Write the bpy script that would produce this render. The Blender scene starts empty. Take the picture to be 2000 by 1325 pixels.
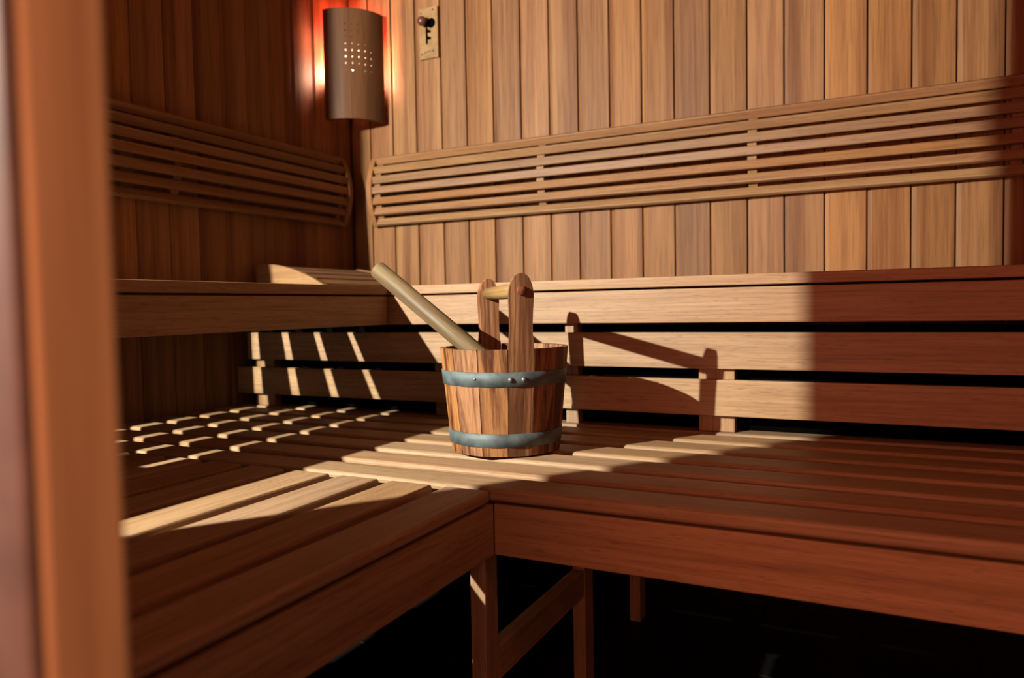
import bpy, bmesh, math, random
from mathutils import Vector, Matrix
random.seed(7)
sc = bpy.context.scene
COL = sc.collection

# ------------------------------------------------------------------ camera
ZF = 0.22                                   # floor lies 0.69 below the lower seat
cam_d = bpy.data.cameras.new('camera')
cam = bpy.data.objects.new('camera', cam_d); COL.objects.link(cam)
yaw, pitch, roll, fpx = -0.465761, -0.0436776, -0.0178996, 1448.564
fw = Vector((math.sin(yaw)*math.cos(pitch), math.cos(yaw)*math.cos(pitch), math.sin(pitch)))
rt0 = Vector((math.cos(yaw), -math.sin(yaw), 0)); up0 = rt0.cross(fw)
rt = rt0*math.cos(roll) + up0*math.sin(roll); up = up0*math.cos(roll) - rt0*math.sin(roll)
M = Matrix((rt, up, -fw)).transposed().to_4x4()
M.translation = Vector((2.176791, -2.731704, 0.820406 + ZF))
cam.matrix_world = M
cam_d.sensor_fit = 'HORIZONTAL'; cam_d.sensor_width = 36.0
cam_d.lens = fpx/2000*36.0
cam_d.clip_start = 0.02
cam_d.dof.use_dof = True; cam_d.dof.focus_distance = 1.66; cam_d.dof.aperture_fstop = 2.8
sc.camera = cam

# ------------------------------------------------------------------ world, lights, exposure
w = bpy.data.worlds.new('world'); sc.world = w; w.use_nodes = True
w.node_tree.nodes['Background'].inputs[0].default_value = (1.0, 0.58, 0.40, 1)
w.node_tree.nodes['Background'].inputs[1].default_value = 0.55
sc.view_settings.view_transform = 'Standard'; sc.view_settings.look = 'None'
sc.view_settings.gamma = 1.0; sc.view_settings.use_curve_mapping = False
sc.view_settings.exposure = 0.0

kd = bpy.data.lights.new('key_lamp', 'SPOT'); kd.energy = 1380; kd.color = (0.98, 1.0, 0.86)
kd.spot_size = math.radians(104); kd.spot_blend = 0.45
kd.shadow_soft_size = 0.014
key = bpy.data.objects.new('key_lamp', kd); COL.objects.link(key)
key.location = (0.0456, -3.4948, 1.7768 + ZF)
key.rotation_euler = (math.radians(90-9), 0, math.radians(-14))
# unseen reddish fill light, added outside the open doorway to lift the right side
sd = bpy.data.lights.new('hall_fill', 'POINT'); sd.energy = 82; sd.color = (1.0, 0.27, 0.15); sd.shadow_soft_size = 0.30
sl = bpy.data.objects.new('hall_fill', sd); COL.objects.link(sl); sl.location = (2.06, -3.4, 1.05)

# unseen red fill light, added in the front right corner to redden the shade
cd = bpy.data.lights.new('cabin_fill', 'POINT'); cd.energy = 15; cd.color = (1.0, 0.24, 0.12); cd.shadow_soft_size = 0.10
cl = bpy.data.objects.new('cabin_fill', cd); COL.objects.link(cl); cl.location = (2.92, -2.38, 1.87 + ZF)

# ------------------------------------------------------------------ materials
def nodes(name):
    m = bpy.data.materials.new(name); m.use_nodes = True
    nt = m.node_tree; return m, nt, nt.nodes, nt.links, nt.nodes['Principled BSDF']

def wood(name, axis, light, dark, rough=0.55, streak=9.0, fine=130.0, pores=0.35, contrast=(0.35, 0.7),
         var=0.22, huevar=0.02, line=0.0, bump=0.12, wave=0.0, long_=0.55, sat=0.06, spec=0.25):
    m, nt, N, L, B = nodes(name)
    tc = N.new('ShaderNodeTexCoord'); oi = N.new('ShaderNodeObjectInfo')
    ml = N.new('ShaderNodeVectorMath'); ml.operation = 'SCALE'; ml.inputs[0].default_value = (13.1, 27.7, 19.3)
    L.new(oi.outputs['Random'], ml.inputs['Scale'])
    ad = N.new('ShaderNodeVectorMath'); ad.operation = 'ADD'
    L.new(tc.outputs['Object'], ad.inputs[0]); L.new(ml.outputs[0], ad.inputs[1])
    def noise(cross, lng, detail=3.0, dist=0.0, rough_=0.5):
        mp = N.new('ShaderNodeMapping'); s = [cross]*3; s[axis] = lng; mp.inputs['Scale'].default_value = s
        L.new(ad.outputs[0], mp.inputs[0])
        n = N.new('ShaderNodeTexNoise'); n.inputs['Scale'].default_value = 1.0
        n.inputs['Detail'].default_value = detail; n.inputs['Distortion'].default_value = dist
        n.inputs['Roughness'].default_value = rough_
        L.new(mp.outputs[0], n.inputs['Vector']); return n.outputs['Fac']
    def ramp(f, a, b, ca=(0, 0, 0, 1), cb=(1, 1, 1, 1)):
        r = N.new('ShaderNodeValToRGB'); r.color_ramp.elements[0].position = a; r.color_ramp.elements[1].position = b
        r.color_ramp.elements[0].color = ca; r.color_ramp.elements[1].color = cb
        L.new(f, r.inputs[0]); return r.outputs[0]
    def mix(a, b, f, mode='MIX'):
        x = N.new('ShaderNodeMix'); x.data_type = 'RGBA'; x.blend_type = mode
        for v, k in ((a, 6), (b, 7)):
            if isinstance(v, tuple): x.inputs[k].default_value = v
            else: L.new(v, x.inputs[k])
        if isinstance(f, float): x.inputs[0].default_value = f
        else: L.new(f, x.inputs[0])
        return x.outputs[2]
    A = noise(streak, long_, 4.0, 0.6)
    base = ramp(A, contrast[0], contrast[1], (*light, 1), (*dark, 1))
    F = noise(fine, fine*0.03, 3.0, 0.0, 0.6)
    base = mix(base, (0.55, 0.5, 0.46, 1), ramp(F, 0.45, 0.8), 'MULTIPLY') if pores == 0 else mix(base, (0.66, 0.6, 0.55, 1), ramp(F, 0.42, 0.75), 'MULTIPLY')
    if pores > 0:
        P = noise(fine*2.6, fine*0.16, 1.0)
        pm = ramp(P, 0.62, 0.70, (0, 0, 0, 1), (pores, pores, pores, 1))
        base = mix(base, tuple(c*0.45 for c in dark)+(1,), pm)
    if line > 0:                             # growth-ring lines
        mp = N.new('ShaderNodeMapping'); s = [1.0]*3; s[axis] = 0.22; mp.inputs['Scale'].default_value = s
        L.new(ad.outputs[0], mp.inputs[0])
        wv = N.new('ShaderNodeTexWave'); wv.wave_type = 'BANDS'; wv.bands_direction = 'Y'
        wv.inputs['Scale'].default_value = line; wv.inputs['Distortion'].default_value = wave
        wv.inputs['Detail'].default_value = 2.0; wv.inputs['Detail Scale'].default_value = 1.0
        L.new(mp.outputs[0], wv.inputs['Vector'])
        base = mix(base, (*dark, 1), ramp(wv.outputs['Fac'], 0.45, 1.0, (0, 0, 0, 1), (0.75, 0.75, 0.75, 1)))
    hs = N.new('ShaderNodeHueSaturation')
    def rnd(lo, hi, mul):
        a = N.new('ShaderNodeMath'); a.operation = 'MULTIPLY'; a.inputs[1].default_value = mul; L.new(oi.outputs['Random'], a.inputs[0])
        f = N.new('ShaderNodeMath'); f.operation = 'FRACT'; L.new(a.outputs[0], f.inputs[0])
        r = N.new('ShaderNodeMapRange'); r.inputs[3].default_value = lo; r.inputs[4].default_value = hi
        L.new(f.outputs[0], r.inputs[0]); return r.outputs[0]
    L.new(rnd(1-var, 1+var*0.7, 7.3), hs.inputs['Value']); L.new(rnd(0.5-huevar, 0.5+huevar*0.6, 13.7), hs.inputs['Hue'])
    L.new(rnd(1-sat, 1+sat, 23.1), hs.inputs['Saturation']); L.new(base, hs.inputs['Color'])
    L.new(hs.outputs[0], B.inputs['Base Color'])
    B.inputs['Roughness'].default_value = rough; B.inputs['Specular IOR Level'].default_value = spec
    bp = N.new('ShaderNodeBump'); bp.inputs['Strength'].default_value = bump; bp.inputs['Distance'].default_value = 0.002
    L.new(F, bp.inputs['Height']); L.new(bp.outputs[0], B.inputs['Normal'])
    return m

def plain(name, col, rough=0.5, metal=0.0, emit=None, strength=0.0, spec=0.4, mott=0.0):
    m, nt, N, L, B = nodes(name)
    n = N.new('ShaderNodeTexNoise'); n.inputs['Scale'].default_value = 24; n.inputs['Detail'].default_value = 5
    tc = N.new('ShaderNodeTexCoord'); L.new(tc.outputs['Object'], n.inputs['Vector'])
    r = N.new('ShaderNodeValToRGB'); r.color_ramp.elements[0].position = 0.3; r.color_ramp.elements[1].position = 0.75
    r.color_ramp.elements[0].color = tuple(c*(0.72-mott) for c in col)+(1,); r.color_ramp.elements[1].color = tuple(min(1, c*(1.2+mott)) for c in col)+(1,)
    L.new(n.outputs['Fac'], r.inputs[0]); L.new(r.outputs[0], B.inputs['Base Color'])
    B.inputs['Roughness'].default_value = rough; B.inputs['Metallic'].default_value = metal; B.inputs['Specular IOR Level'].default_value = spec
    if emit: B.inputs['Emission Color'].default_value = (*emit, 1); B.inputs['Emission Strength'].default_value = strength
    return m

BL, BD = (0.290, 0.172, 0.094), (0.215, 0.118, 0.057)
bench_x = wood('bench_wood_x', 0, BL, BD, streak=14, fine=170, var=0.07, pores=0.5, huevar=0.005)
bench_y = wood('bench_wood_y', 1, BL, BD, streak=14, fine=170, var=0.07, pores=0.5, huevar=0.005)
bench_z = wood('bench_wood_z', 2, BL, BD, streak=14, fine=170, var=0.07, pores=0.5, huevar=0.005)
WL, WD = (0.225, 0.098, 0.036), (0.125, 0.043, 0.014)
wall_z = wood('wall_wood', 2, WL, WD, streak=17, fine=150, pores=0.0, var=0.19, huevar=0.002, sat=0.04, spec=0.14, contrast=(0.40, 0.66), long_=0.35)
rest_x = wood('rest_wood_x', 0, (0.225, 0.108, 0.042), (0.165, 0.068, 0.024), streak=14, fine=170, var=0.12, pores=0.5, huevar=0.007)
rest_y = wood('rest_wood_y', 1, (0.225, 0.108, 0.042), (0.165, 0.068, 0.024), streak=14, fine=170, var=0.12, pores=0.5, huevar=0.007)
rest_z = wood('rest_wood_z', 2, (0.225, 0.108, 0.042), (0.165, 0.068, 0.024), streak=14, fine=170, var=0.10, pores=0.3)
stave_w = wood('stave_wood', 2, (0.250, 0.112, 0.048), (0.062, 0.019, 0.0075), streak=46, fine=220, pores=0.0, var=0.08, huevar=0.004, contrast=(0.41, 0.60), long_=1.6, spec=0.15, bump=0.3, rough=0.6)
upright_w = wood('upright_wood', 2, (0.30, 0.142, 0.066), (0.095, 0.037, 0.016), streak=22, fine=200, pores=0.0, var=0.05, line=24, wave=5, contrast=(0.38, 0.64), bump=0.2)
grip_w = wood('grip_wood', 0, (0.26, 0.15, 0.068), (0.16, 0.082, 0.034), streak=24, fine=160, pores=0.2, var=0.05)
peg_w = wood('peg_wood', 2, (0.17, 0.075, 0.034), (0.09, 0.035, 0.015), streak=60, fine=200, pores=0.0, var=0.02, spec=0.12)
ladle_w = wood('ladle_wood', 2, (0.165, 0.108, 0.052), (0.085, 0.05, 0.022), streak=34, fine=160, pores=0.2, var=0.03, rough=0.5, contrast=(0.36, 0.7), long_=3, spec=0.18)
jamb_w = wood('jamb_wood', 2, (0.38, 0.33, 0.175), (0.31, 0.25, 0.125), streak=8, fine=90, pores=0.1, var=0.04)
shade_w = wood('shade_wood', 2, (0.10, 0.043, 0.0145), (0.052, 0.019, 0.006), streak=8, fine=120, pores=0.1, var=0.02, contrast=(0.3, 0.8), rough=0.5, spec=0.12)
plate_m = plain('plate_wood', (0.22, 0.120, 0.053), 0.6, spec=0.1)
band_m = plain('galvanised', (0.066, 0.080, 0.081), 0.6, 0.1, mott=0.28)
rivet_m = plain('rivet_steel', (0.12, 0.125, 0.12), 0.4, 0.5)
black_m = plain('black_print_shade', (0.0015, 0.0012, 0.0012), 0.9, spec=0.0)  # key print; also stands in for shade behind the boards
knob_m = plain('knob_wood', (0.085, 0.026, 0.016), 0.3)
tile_m = plain('tile_dark', (0.004, 0.0034, 0.0032), 0.5, spec=0.10)
grout_m = plain('grout', (0.014, 0.011, 0.009), 0.9, spec=0.05)
casing_m = plain('casing_grey_wood', (0.085, 0.072, 0.062), 0.6)
brass_m = plain('screw_dark', (0.03, 0.018, 0.01), 0.6)
back_m = plain('dark_backing', (0.05, 0.025, 0.015), 0.9)
bulb_m = plain('bulb_glow', (0.9, 0.8, 0.7), 0.5, 0, (1.0, 0.56, 0.38), 1900)
red_m = plain('red_bulb_glow', (0.8, 0.1, 0.05), 0.5, 0, (1.0, 0.15, 0.08), 750)

# ------------------------------------------------------------------ helpers
def link(name, me, mat, parent=None, loc=(0, 0, 0), rot=None, kind=None):
    if me.materials: me.materials.clear()
    me.materials.append(mat)
    o = bpy.data.objects.new(name, me); COL.objects.link(o); o.location = loc
    if rot is not None: o.rotation_euler = rot
    if parent: o.parent = parent
    if kind: o['kind'] = kind
    return o

def from_bm(bm, name, smooth=False):
    bmesh.ops.recalc_face_normals(bm, faces=bm.faces)
    me = bpy.data.meshes.new(name); bm.to_mesh(me); bm.free()
    if smooth:
        for f in me.polygons: f.use_smooth = True
    return me

def box_me(name, sx, sy, sz, bev=0.0, seg=2):
    bm = bmesh.new(); bmesh.ops.create_cube(bm, size=1.0)
    for v in bm.verts: v.co = Vector((v.co.x*sx, v.co.y*sy, v.co.z*sz))
    if bev > 0: bmesh.ops.bevel(bm, geom=bm.edges[:], offset=bev, segments=seg, profile=0.5, affect='EDGES')
    return from_bm(bm, name)

def box(name, x0, x1, y0, y1, z0, z1, mat, parent=None, bev=0.0, seg=2, kind=None):
    me = box_me(name, x1-x0, y1-y0, z1-z0, bev, seg)
    return link(name, me, mat, parent, ((x0+x1)/2, (y0+y1)/2, (z0+z1)/2), kind=kind)

def boxes(name, lst, mat, kind=None, parent=None):
    bm = bmesh.new()
    for x0, x1, y0, y1, z0, z1 in lst:
        g = bmesh.ops.create_cube(bm, size=1.0)
        for v in g['verts']: v.co = Vector(((x0+x1)/2+v.co.x*(x1-x0), (y0+y1)/2+v.co.y*(y1-y0), (z0+z1)/2+v.co.z*(z1-z0)))
    return link(name, from_bm(bm, name), mat, parent, kind=kind)

def prism(name, prof, length, axis, mat, parent=None, loc=(0, 0, 0), bev=0.0, rot=None):
    """profile (a,b) extruded along axis, centred; axis 0: (y,z), 1: (x,z), 2: (x,y)"""
    bm = bmesh.new()
    def pt(a, b, l): return {0: (l, a, b), 1: (a, l, b), 2: (a, b, l)}[axis]
    A = [bm.verts.new(pt(a, b, -length/2)) for a, b in prof]; Bv = [bm.verts.new(pt(a, b, length/2)) for a, b in prof]
    n = len(prof); bm.faces.new(A); bm.faces.new(Bv[::-1])
    for i in range(n): bm.faces.new((A[i], Bv[i], Bv[(i+1) % n], A[(i+1) % n]))
    bmesh.ops.recalc_face_normals(bm, faces=bm.faces)
    if bev > 0: bmesh.ops.bevel(bm, geom=bm.edges[:], offset=bev, segments=1, affect='EDGES')
    return link(name, from_bm(bm, name), mat, parent, loc, rot)

def lathe_me(name, prof, n=32, smooth=True):
    bm = bmesh.new(); rings = []
    for r, z in prof:
        if r < 1e-6: rings.append([bm.verts.new((0, 0, z))])
        else: rings.append([bm.verts.new((r*math.cos(2*math.pi*i/n), r*math.sin(2*math.pi*i/n), z)) for i in range(n)])
    for a, b in zip(rings, rings[1:]):
        for i in range(n):
            j = (i+1) % n
            if len(a) == 1 and len(b) == 1: continue
            if len(a) == 1: bm.faces.new((a[0], b[j], b[i]))
            elif len(b) == 1: bm.faces.new((a[i], a[j], b[0]))
            else: bm.faces.new((a[i], a[j], b[j], b[i]))
    return from_bm(bm, name, smooth)

def thing(name, label, cat, loc=(0, 0, 0), group=None, rotz=0.0):
    o = bpy.data.objects.new(name, None); COL.objects.link(o); o.location = loc; o.rotation_euler = (0, 0, rotz)
    o.empty_display_size = 0.1
    o['label'] = label; o['category'] = cat
    if group: o['group'] = group
    return o

def slat(name, x0, x1, y0, y1, z0, z1, mat, parent, bev=0.006):
    return box(name, x0, x1, y0, y1, z0, z1, mat, parent, bev, 3)

# levels (metres above the floor)
ZS = 0.47 + ZF          # lower seat
ZU = 0.895 + ZF         # upper bench top
ZC = 2.42 + ZF          # ceiling
XR = 3.05               # right wall
YF = -2.50              # inner face of the front wall
UD, LD = 0.708, 1.504   # bench depths (left wall); 0.719 and 1.482 at the back wall
UB, LB = 0.719, 1.482

# ------------------------------------------------------------------ structure
fl = box('floor', -0.1, XR+0.1, -5.2, 0.1, -0.06, -0.012, grout_m, kind='structure')
T = 0.30
tm = box_me('tile', T-0.005, T-0.005, 0.012, 0.0015, 1)
ix = 0
x = 0.02+T/2
while x < XR:
    y = -0.02-T/2
    while y > -2.75:
        o = link('tile', tm, tile_m); o.location = (x, y, -0.006+random.uniform(-0.0005, 0.0005))
        o.parent = fl; o.matrix_parent_inverse = Matrix.Translation(-fl.location)
        y -= T
    x += T
box('ceiling', -0.1, XR+0.1, YF-0.04, 0.1, ZC, ZC+0.06, wall_z, kind='structure')

def plank_me(wd, h):
    """groove-jointed plank: left chamfer strip, flat face, square right edge; face at y=0, body behind"""
    c = 0.013; g = 0.0022
    prof = [(-wd/2+g, -0.0), (-wd/2+g, 0.012), (-wd/2+g+c, 0.0155), (-wd/2+g+c+0.001, 0.0165), (wd/2-g-0.0015, 0.0165), (wd/2-g, 0.015), (wd/2-g, 0.0)]
    bm = bmesh.new()
    A = [bm.verts.new((a, -b, -h/2)) for a, b in prof]; Bv = [bm.verts.new((a, -b, h/2)) for a, b in prof]
    n = len(prof); bm.faces.new(A); bm.faces.new(Bv[::-1])
    for i in range(n): bm.faces.new((A[i], Bv[i], Bv[(i+1) % n], A[(i+1) % n]))
    return from_bm(bm, 'plank')

def plank_wall(root, edges, place, h):
    cache = {}
    for a, b in zip(edges, edges[1:]):
        k = round(abs(b-a), 3)
        if k not in cache: cache[k] = plank_me(k, h)
        o = link('plank', cache[k], wall_z)
        loc, rz = place((a+b)/2); o.location = loc; o.rotation_euler = (0, 0, rz)
        o.parent = root; o.matrix_parent_inverse = Matrix.Translation(-root.location)

D = 0.0165
wb = box('wall_back', -0.1, XR+0.1, D+0.0002, 0.09, 0, ZC, back_m, kind='structure')
ex = [0.0, .109, .232, .357, .486, .610, .735, .862, .987, 1.109, 1.237, 1.363, 1.485, 1.614, 1.743, 1.866, 1.994, 2.124, 2.252, 2.376, 2.504]
while ex[-1] < XR: ex.append(min(XR, ex[-1]+0.126))
plank_wall(wb, ex, lambda c: ((c, D, ZC/2), 0.0), ZC)
wl = box('wall_left', -0.09, -D-0.0002, YF-0.04, D, 0, ZC, back_m, kind='structure')
ey = [0.0, -.121, -.245, -.370, -.491, -.613, -.735, -.856, -.979, -1.104]
while ey[-1] > YF: ey.append(max(YF, ey[-1]-0.1235))
plank_wall(wl, ey, lambda c: ((-D, c, ZC/2), math.pi/2), ZC)
wr = box('wall_right', XR+D+0.0002, XR+0.09, YF-0.04, D, 0, ZC, back_m, kind='structure')
er = [0.0]
while er[-1] > YF: er.append(max(YF, er[-1]-0.126))
plank_wall(wr, er, lambda c: ((XR+D, c, ZC/2), -math.pi/2), ZC)
# front wall: narrow window slit at the far left, door opening at the right
WX0, WX1, WZ0, WZ1 = 0.056, 0.742, 0.50+ZF, 2.16+ZF
DX0, DX1, DZ = 1.8506, 2.80, 2.30
y0, y1 = YF-0.04, YF
wf = boxes('wall_front', [(-0.09, WX0, y0, y1, 0, ZC), (WX0, WX1, y0, y1, 0, WZ0), (WX0, WX1, y0, y1, WZ1, ZC),
     (WX1, DX0-0.05, y0, y1, 0, ZC), (DX0-0.05, DX1, y0, y1, DZ, ZC), (DX1, XR+0.09, y0, y1, 0, ZC)], wall_z, kind='structure')
d1 = bpy.data.objects.new('door_1', None); COL.objects.link(d1); d1['kind'] = 'structure'
box('jamb', DX0-0.05, DX0, y0-0.0, y1, 0.0, DZ, jamb_w, d1, 0.003, 2)
box('jamb', DX1-0.05, DX1, y0, y1, 0.0, DZ, jamb_w, d1, 0.003, 2)

box('casing', DX0-0.32, DX0-0.001, y0-0.0065, y0-0.0003, 0.0, DZ, casing_m, d1, 0.002, 2)

# ------------------------------------------------------------------ upper benches
G_UP = 'upper sauna benches'
APT, APB = 0.391, 0.298            # apron top / bottom above the seat
ub = thing('upper_bench', 'upper slatted wooden bench along the left wall, its apron in shade', 'bench', (UD/2, -1.6, ZU), G_UP)
def P(o, root):                     # parent while keeping world placement
    o.parent = root; o.matrix_parent_inverse = root.matrix_basis.inverted(); return o
xs = [(0.004, 0.076), (0.106, 0.204), (0.234, 0.331), (0.361, 0.459), (0.489, 0.587), (0.617, UD)]
for a, b in xs: P(slat('slat', a, b, YF+0.005, -UB, ZU-0.0285, ZU, bench_y, None, 0.003), ub)
P(box('apron', UD-0.026, UD-0.001, YF+0.005, -UB, ZS+APB, ZS+APT, bench_y, None, 0.003), ub)
P(box('light_stop_rail', 0.560, 0.640, YF+0.005, -UB, ZU-0.075, ZU-0.029, bench_y, None, 0.002), ub)  # unseen, added to block the light through the outermost gap
for yy in (-2.2, -1.55):
    P(box('bearer', 0.004, UD-0.027, yy-0.02, yy+0.02, ZU-0.085, ZU-0.029, bench_x, None, 0.002), ub) if yy < -2 else None
ub2 = thing('upper_bench', 'upper slatted wooden bench along the sunlit back wall above the bucket', 'bench', (1.6, -UB/2, ZU), G_UP)
ys = [(-0.079, -0.004), (-0.207, -0.109), (-0.335, -0.237), (-0.463, -0.365), (-0.591, -0.493), (-UB, -0.621)]
for a, b in ys: P(slat('slat', 0.004, XR-0.004, a, b, ZU-0.0285, ZU, bench_x, None, 0.003), ub2)
P(box('apron', UD-0.02, XR-0.004, -UB+0.002, -UB+0.026, ZS+APB, ZS+APT, bench_x, None, 0.003), ub2)
for xx in (1.15, 2.6):
    P(box('bearer', xx-0.02, xx+0.02, -UB+0.027, -0.004, ZU-0.085, ZU-0.029, bench_y, None, 0.002), ub2)

# boards closing the space under the back upper bench
bk = thing('bench_backboard', 'two horizontal wooden boards on posts closing the gap between lower seat and back upper bench', 'panel', (1.6, -0.70, ZS))
P(slat('board', 0.060, XR-0.005, -0.712, -0.692, ZS+0.173, ZS+0.2715, bench_x, None, 0.002), bk)
P(slat('board', 0.004, XR-0.005, -0.712, -0.692, ZS+0.046, ZS+0.144, bench_x, None, 0.002), bk)
for a, b, top in ((0.075, 0.168, 0.27), (0.868, 0.925, 0.27), (1.328, 1.368, 0.389), (1.722, 1.818, 0.27), (2.62, 2.68, 0.27)):
    P(box('post', a, b, -0.6915, -0.655, ZS+0.0005, ZS+top, bench_z, None, 0.002), bk)

o = P(box('gap_shade', 0.004, XR-0.004, -0.640, -0.630, ZS+0.0005, ZS+APB-0.01, black_m, None), bk); o['label'] = 'black sheet standing in for the shade behind the boards'  # added black sheet, paints the deep shade into the gaps

# ------------------------------------------------------------------ lower benches
G_LO = 'lower sauna benches'
PT = 0.1296
lb = thing('lower_bench', 'lower slatted wooden bench along the back wall on which the bucket stands', 'bench', (1.5, -1.1, 0), G_LO)
for k in range(7):
    y0 = -LB + k*PT
    P(slat('slat', 0.004, XR-0.004, y0, y0+0.094, ZS-0.0262, ZS, bench_x, None, 0.0075), lb)
P(box('apron', LD-0.002, XR-0.004, -LB+0.001, -LB+0.025, ZS-0.1305, ZS-0.0305, bench_x, None, 0.002), lb)
def frame(root, xa, xb):
    for ya, yb in ((-1.456, -1.404), (-0.912, -0.850), (-0.42, -0.36)):
        P(box('leg', xa, xb, ya, yb, 0, ZS-0.0765, bench_z, None, 0.002), root)
    P(box('stretcher', xa+0.001, xb-0.001, -1.4035, -0.9125, 0.045+ZF, 0.115+ZF, bench_y, None, 0.002), root)
    P(box('bearer', xa, xb, -1.456, -0.62, ZS-0.076, ZS-0.0265, bench_y, None, 0.002), root)
frame(lb, 1.431, 1.466); frame(lb, 2.90, 2.935)
frame(lb, 0.35, 0.385)
ll = thing('lower_bench', 'lower slatted wooden bench along the left wall with slat ends butting the back seat', 'bench', (0.8, -2.0, 0), G_LO)
for k in range(12):
    x1 = LD - k*PT; x0 = max(0.004, x1-0.1005)
    P(slat('slat', x0, x1, YF+0.005, -LB-0.015, ZS-0.0245, ZS, bench_y, None, 0.0075), ll)
P(box('apron', LD-0.026, LD-0.002, YF+0.005, -LB, ZS-0.1305, ZS-0.0305, bench_y, None, 0.002), ll)
for a in (0.05, 1.43):
    P(box('leg', a, a+0.035, -2.40, -2.345, 0, ZS-0.0765, bench_z, None, 0.002), ll)
for yy in (-2.38, -1.905):  # second one unseen, added to block stray light on the leg
    P(box('bearer', 0.02, LD-0.03, yy-0.035, yy+0.035, ZS-0.076, ZS-0.0265, bench_x, None, 0.002), ll)

# ------------------------------------------------------------------ backrests
G_BR = 'slatted backrests on the walls'
ZB = 1.338 + ZF; HB = 0.152
def arc(dz): return 0.028 + 0.046*(1-(dz/HB)**2)
def bracket_prof(extra=0.0):
    pts = [(0.0, -HB), (0.0, HB)]
    for i in range(13):
        dz = HB - 2*HB*i/12
        pts.append((-(arc(dz)+extra), dz))
    return pts
zc = [0.1355, 0.0935, 0.048, 0.002, -0.045, -0.0895, -0.1335]
def make_backrest(root, axis, c0, c1, supports):
    """axis 0: along x on the back wall (outward -y); axis 1: along y on the left wall (outward +x)"""
    ln = abs(c1-c0)
    for dz in zc:
        sl = -0.046*2*dz/HB**2                     # d(depth)/dz
        ang = math.atan(sl)
        d = arc(dz)-0.010
        me = box_me('slat', ln, 0.018, 0.0315, 0.0035, 2) if axis == 0 else box_me('slat', 0.018, ln, 0.0315, 0.0035, 2)
        if axis == 0:
            o = link('slat', me, rest_x, None, ((c0+c1)/2, -d, ZB+dz), (-ang, 0, 0))
        else:
            o = link('slat', me, rest_y, None, (d, (c0+c1)/2, ZB+dz), (0, ang, 0))
        o.rotation_euler = (-ang, 0, 0) if axis == 0 else (0, -ang, 0)
        if axis == 0: o.rotation_euler = (math.atan(-sl)*-1*-1, 0, 0)
        P(o, root)
    sgn = 1 if axis == 0 else -1
    prof = bracket_prof(0.001)
    if axis == 1: prof = [(-a, b) for a, b in prof]
    for e, s in ((c0, -1), (c1, 1)):
        off = e + s*0.0135
        loc = (off, -0.0015, ZB) if axis == 0 else (0.0015, off, ZB)
        P(prism('end_bracket', prof, 0.026, axis, rest_z, None, loc, 0.0015), root)
    sp = [(-0.0, -HB*0.9), (-0.0, HB*0.9)] + [(-(arc(HB*0.9-2*HB*0.9*i/10)-0.021), HB*0.9-2*HB*0.9*i/10) for i in range(11)]
    if axis == 1: sp = [(-a, b) for a, b in sp]
    for c in supports:
        loc = (c, -0.0015, ZB) if axis == 0 else (0.0015, c, ZB)
        P(prism('support', sp, 0.030, axis, rest_z, None, loc), root)
b1 = thing('backrest', 'long curved slatted wooden backrest on the sunlit back wall', 'backrest', (1.5, 0, ZB), G_BR)
make_backrest(b1, 0, 0.163, 2.86, (0.180, 0.966, 1.767, 2.530))
b2 = thing('backrest', 'curved slatted wooden backrest on the dark left wall', 'backrest', (0, -1.1, ZB), G_BR)
make_backrest(b2, 1, -2.05, -0.115, (-1.95, -0.98, -0.14))

# ------------------------------------------------------------------ headrest
hr = thing('headrest', 'wedge shaped slatted wooden headrest lying on the corner of the upper bench', 'headrest', (0.2, -0.35, ZU))
def hz(t): return 0.102*(1-t**2.1)+0.004       # t 0..1 along x
hx0, hx1 = 0.022, 0.375
def hp(n, lo=0.0): return [(hx0+(hx1-hx0)*i/n, hz(i/n)-lo) for i in range(n+1)]
prof = [(hx1, 0.0), (hx0, 0.0)] + hp(14)
for yy in (-0.610, -0.092):
    P(prism('side_panel', prof, 0.022, 1, rest_x, None, (0, yy, ZU), 0.001), hr)
for t in (0.06, 0.22, 0.38, 0.53, 0.68, 0.82):
    t0 = t; xx = hx0+(hx1-hx0)*t0; zz = hz(t0)
    dz = (hz(min(1, t0+.02))-hz(t0-.02))/(0.04*(hx1-hx0)) if t0 < .97 else -0.7
    o = link('slat', box_me('slat', 0.044, 0.494, 0.014, 0.003, 2), rest_y, None, (xx, -0.351, ZU+zz-0.012), (0, -math.atan(dz), 0))
    P(o, hr)

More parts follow.
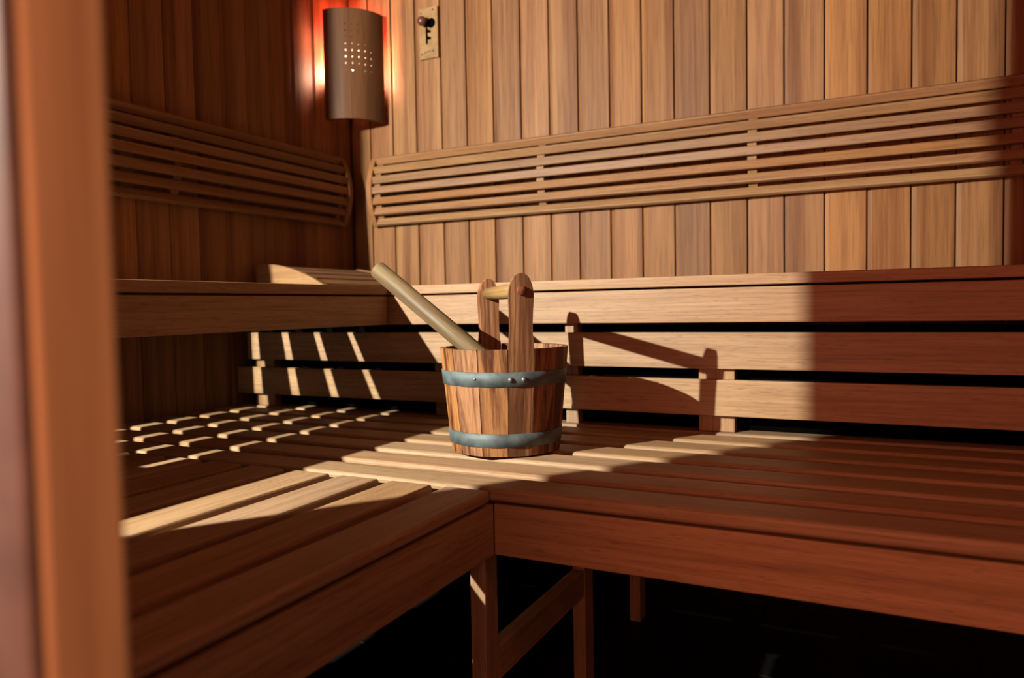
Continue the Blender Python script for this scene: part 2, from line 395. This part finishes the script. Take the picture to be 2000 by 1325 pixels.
# ------------------------------------------------------------------ corner lamp
lamp = thing('wall_lamp', 'glowing corner lamp behind a curved wooden shade with drilled holes', 'lamp', (0, 0, 1.85+ZF))
LZ0, LZ1 = 1.636+ZF, 2.100+ZF
def lamp_pt(u, v, dep):
    """u -1..1 across, v height, dep outward from the shade's front"""
    R = 0.175; A = math.radians(47); a = u*A
    along = R*math.sin(a) + dep*math.sin(a); outw = R*(math.cos(a)-math.cos(A)) + dep*math.cos(a)
    d = 0.168 + outw; along += 0.004
    s2 = 2**0.5
    return Vector(((d+along)/s2, (-d+along)/s2, v))
def shade_mesh():
    bm = bmesh.new()
    cols, rows = 21, 17
    us = [-1+2*i/cols for i in range(cols+1)]; vs = [LZ0+(LZ1-LZ0)*j/rows for j in range(rows+1)]
    cache = {}
    def V(u, v, dep):
        k = (round(u, 5), round(v, 5), dep)
        if k not in cache: cache[k] = bm.verts.new(lamp_pt(u, v, dep))
        return cache[k]
    TH = -0.016
    for i in range(cols):
        for j in range(rows):
            u0, u1, v0, v1 = us[i], us[i+1], vs[j], vs[j+1]; um, vm = (u0+u1)/2, (v0+v1)/2
            ring = [(u0, v0), (um, v0), (u1, v0), (u1, vm), (u1, v1), (um, v1), (u0, v1), (u0, vm)]
            hole = i in (7, 9, 11, 13, 15) and 7 <= j <= 14
            if hole:
                ru = 0.003/(0.175*math.radians(47)); rv = 0.003
                h = [(um+ru*math.cos(math.radians(225+45*k)), vm+rv*math.sin(math.radians(225+45*k))) for k in range(8)]
                for dep in (0.0, TH):
                    for k in range(8):
                        bm.faces.new((V(*ring[k], dep), V(*ring[(k+1) % 8], dep), V(*h[(k+1) % 8], dep), V(*h[k], dep)))
                for k in range(8):
                    bm.faces.new((V(*h[k], 0.0), V(*h[(k+1) % 8], 0.0), V(*h[(k+1) % 8], TH), V(*h[k], TH)))
            else:
                for dep in (0.0, TH): bm.faces.new([V(*q, dep) for q in ring])
            for q, cond in ((0, j == 0), (2, i == cols-1), (4, j == rows-1), (6, i == 0)):
                if cond:
                    for k in (q, q+1):
                        a, b = ring[k % 8], ring[(k+1) % 8]
                        bm.faces.new((V(*a, 0.0), V(*b, 0.0), V(*b, TH), V(*a, TH)))
    return from_bm(bm, 'shade')
P(link('shade', shade_mesh(), shade_w), lamp)
bulb = P(link('bulb', lathe_me('bulb', [(0, -0.022), (0.009, -0.018), (0.013, -0.008), (0.013, 0.006), (0.009, 0.016), (0.007, 0.022), (0, 0.022)], 16), bulb_m, None, (0.064, -0.064, 1.880+ZF)), lamp)
dm = lathe_me('bulb_baffle', [(0, 0), (0.057, 0), (0.057, 0.003), (0.014, 0.006), (0.012, 0.03), (0, 0.03)], 20)  # unseen black discs, added to block the bulb's light above and below
P(link('bulb_baffle', dm, black_m, None, (0.064, -0.064, 1.880+0.041+ZF)), lamp)
P(link('bulb_baffle', dm, black_m, None, (0.064, -0.064, 1.880-0.041+ZF), (math.pi, 0, 0)), lamp)
rb = P(link('red_bulb', lathe_me('red_bulb', [(0, -0.02), (0.012, -0.016), (0.015, 0), (0.012, 0.014), (0, 0.02)], 14), red_m, None, (0.062, -0.062, 2.055+ZF)), lamp); rb['label'] = 'small red bulb'
for zz in (LZ0+0.05, LZ1-0.10):
    c = Vector((0.055, -0.055, zz))
    P(link('mount', box_me('mount', 0.15, 0.012, 0.02), back_m, None, c, (0, 0, -math.pi/4)), lamp)

# ------------------------------------------------------------------ key hook plaque
pq = thing('wall_plaque', 'small pale plaque with black key symbol and round knob on the back wall', 'plaque', (0.437, 0, 1.99+ZF))
pz0, pz1 = 1.884+ZF, 2.099+ZF
P(box('plate', 0.389, 0.484, -0.012, -0.0005, pz0, pz1, plate_m, None, 0.002), pq)
bm = bmesh.new()
def flat(poly):
    a = [bm.verts.new((x, -0.0127, z)) for x, z in poly]; b = [bm.verts.new((x, -0.0119, z)) for x, z in poly]
    bm.faces.new(a); bm.faces.new(b[::-1])
    for i in range(len(poly)): bm.faces.new((a[i], b[i], b[(i+1) % len(poly)], a[(i+1) % len(poly)]))
kz = 2.03+ZF
flat([(0.452+0.021*math.cos(t*math.pi/12), kz+0.021*math.sin(t*math.pi/12)) for t in range(24)])
flat([(0.4245, kz-0.002), (0.4245, 1.945+ZF), (0.4345, 1.945+ZF), (0.4345, kz-0.002)])
for zz in (1.998, 1.970):
    flat([(0.434, zz+ZF+0.008), (0.4505, zz+ZF+0.002), (0.4505, zz+ZF-0.007), (0.434, zz+ZF-0.007)])
P(link('key_symbol', from_bm(bm, 'key_symbol'), black_m), pq)
kn = lathe_me('knob', [(0, 0.034), (0.010, 0.032), (0.018, 0.024), (0.021, 0.014), (0.018, 0.005), (0.009, 0.0), (0.007, -0.012), (0, -0.012)], 20)
P(link('knob', kn, knob_m, None, (0.424, -0.026, 2.034+ZF), (math.pi/2, 0, 0)), pq)
sm = lathe_me('screw', [(0, 0.0018), (0.0038, 0.001), (0.0042, -0.001), (0, -0.001)], 10)
for xx, zz in ((0.402, 2.078), (0.462, 2.084), (0.404, 1.906), (0.460, 1.914)):
    P(link('screw', sm, brass_m, None, (xx, -0.0125, zz+ZF), (math.pi/2, 0, 0)), pq)
bm = bmesh.new()
for k in range(7):
    xx = 0.414 + k*0.005
    flat([(xx, 1.9075+ZF+k*0.0008), (xx+0.0035, 1.908+ZF+k*0.0008), (xx+0.0035, 1.9125+ZF+k*0.0008), (xx, 1.912+ZF+k*0.0008)])
P(link('caption', from_bm(bm, 'caption'), brass_m), pq)

# ------------------------------------------------------------------ bucket
BX, BY = 1.338, -1.108
RB, RT, HK = 0.1328, 0.1573, 0.253
AZ = -0.839
bu = thing('sauna_bucket', 'coopered wooden sauna bucket with two grey metal hoops on the lower bench', 'bucket', (BX, BY, ZS))
NS = 14; TH = 0.0145
def rad(z): return RB + (RT-RB)*z/HK
def bparent(o): o.parent = bu; return o
def stave(az, half, mat, top=None, name='stave'):
    """one stave; local frame: centred on its own axis so the grain follows it"""
    bm = bmesh.new()
    if top is None: zs = [(0.004, 1.0), (HK*0.33, 1.0), (HK*0.66, 1.0), (HK-0.003, 1.0), (HK, 0.97)]
    else:
        zs = [(0.004, 1.0), (HK*0.33, 1.0), (HK*0.66, 1.0), (HK, 1.0), (HK+0.015, 0.93), (HK+0.035, 0.865), (HK+0.06, 0.85), (HK+0.09, 0.875), (HK+0.115, 0.915)]
        wt = 0.915; hw = rad(HK)*half*wt; zb = HK+0.115; ht = top-zb
        for k in range(1, 9): a = math.pi/2*k/8; zs.append((zb+ht*math.sin(a), max(0.06, wt*math.cos(a)**0.92)))
    secs = []
    for z, s in zs:
        r = rad(z) if top is None else (rad(z) if z <= HK else rad(HK)+(z-HK)*0.055)
        rr = rad(min(z, HK)); row = []
        ro = r; ri = r-(TH if top is None else 0.0175)
        for q in (-1, -0.5, 0, 0.5, 1):
            a = q*half*s*(0.985)
            row.append(Vector((ro*math.cos(a)*0.35+ro*0.65*math.cos(half*0.6), ro*math.sin(a), z)))
        for q in (1, 0, -1):
            a = q*half*s*0.985
            row.append(Vector((ri*math.cos(a), ri*math.sin(a), z)))
        secs.append([bm.verts.new(v) for v in row])
    for A, Bq in zip(secs, secs[1:]):
        n = len(A)
        for i in range(n): bm.faces.new((A[i], A[(i+1) % n], Bq[(i+1) % n], Bq[i]))
    bm.faces.new(secs[0]); bm.faces.new(secs[-1])
    bmesh.ops.recalc_face_normals(bm, faces=bm.faces)
    for v in bm.verts: v.co.x -= rad(0.12)
    o = link(name, from_bm(bm, name), mat)
    c = rad(0.12); o.location = (c*math.cos(az), c*math.sin(az), 0); o.rotation_euler = (0, 0, az)
    return bparent(o)
hu = math.radians(11.6)                       # half angle of an upright
rest_half = (math.pi - 2*hu)/2/6              # six plain staves on each side
up_top = 0.4255
for k, a0 in enumerate((AZ, AZ+math.pi)):
    s = stave(a0, hu, upright_w, up_top, 'upright_stave'); s['label'] = 'tall rounded upright stave of darker wood'
    for i in range(6): stave(a0+hu+rest_half*(2*i+1), rest_half, stave_w)
bparent(link('bottom', lathe_me('bottom', [(0, 0.02), (RB-TH-0.001, 0.02), (RB-TH-0.001, 0.032), (0, 0.032)], 28, False), stave_w))
def hoop(z0, z1):
    me = lathe_me('hoop', [(rad(z0)+0.0002, z0), (rad(z0)+0.0022, z0+0.0006), (rad(z1)+0.0022, z1-0.0006), (rad(z1)+0.0002, z1), (rad(z0)+0.0002, z0)], 56)
    return bparent(link('hoop', me, band_m))
h1 = hoop(0.167, 0.2015); h2 = hoop(0.0255, 0.058)
def rivet(x, y, z, r):
    me = lathe_me('rivet', [(0, r*0.75), (r*0.5, r*0.62), (r*0.87, r*0.32), (r, 0), (0, 0)], 14)
    a = math.atan2(y-BY, x-BX); R = rad(z)+0.002
    o = link('rivet', me, rivet_m, None, (R*math.cos(a), R*math.sin(a), z), (0, math.pi/2, a)); o.parent = h1
rivet(1.340, -1.262, 0.186, 0.0038); rivet(1.423, -1.241, 0.184, 0.0066); rivet(1.457, -1.23, 0.184, 0.0066)
rr = 0.0165; zl = 0.386; Lr = 0.318
gm = lathe_me('grip', [(0, -Lr/2), (rr*0.60, -Lr/2), (rr*0.68, -Lr/2+0.002), (rr*0.68, -Lr/2+0.004), (rr, -Lr/2+0.0055), (rr*1.04, 0), (rr, Lr/2-0.0055), (rr*0.68, Lr/2-0.004), (rr*0.68, Lr/2-0.002), (rr*0.60, Lr/2), (0, Lr/2)], 24)
for v in gm.vertices: v.co = Vector((v.co.z, v.co.y, v.co.x))
g = bparent(link('grip', gm, grip_w, None, (0, 0, zl), (0, 0, AZ)))
g['label'] = 'turned round grip between the uprights'
pm = lathe_me('peg', [(0, 0.0), (0.0098, 0.0), (0.0110, -0.001), (0.0112, -0.024), (0, -0.024)], 20)
for sgn in (1, -1):
    e = bparent(link('peg', pm, peg_w, None, (sgn*0.1685*math.cos(AZ), sgn*0.1685*math.sin(AZ), zl), (0, sgn*math.pi/2, AZ)))

# ------------------------------------------------------------------ ladle
ta = Vector((0.957, -1.104, 0.927+ZF)); tb = Vector((1.185, -1.118, 0.766+ZF))
dv = (tb-ta).normalized(); ln = 0.46
la = thing('ladle', 'sauna ladle with a thick round wooden handle leaning out of the bucket', 'ladle', ta + dv*ln)
rl = 0.0240
hm = lathe_me('handle', [(0, 0), (rl-0.004, 0), (rl-0.001, 0.0015), (rl, 0.005), (rl, ln*0.5), (rl*0.98, ln-0.01), (rl*0.7, ln), (0, ln)], 36)
q = Vector((0, 0, 1)).rotation_difference(dv)
o = link('handle', hm, ladle_w, None, ta); o.rotation_mode = 'QUATERNION'; o.rotation_quaternion = q; P(o, la)
bm_ = lathe_me('bowl', [(0, 0.0), (0.03, 0.003), (0.042, 0.016), (0.044, 0.04), (0.0415, 0.04), (0.0395, 0.018), (0.028, 0.006), (0, 0.003)], 24)
P(link('bowl', bm_, ladle_w, None, (BX+0.022, BY-0.018, ZS+0.150)), la)
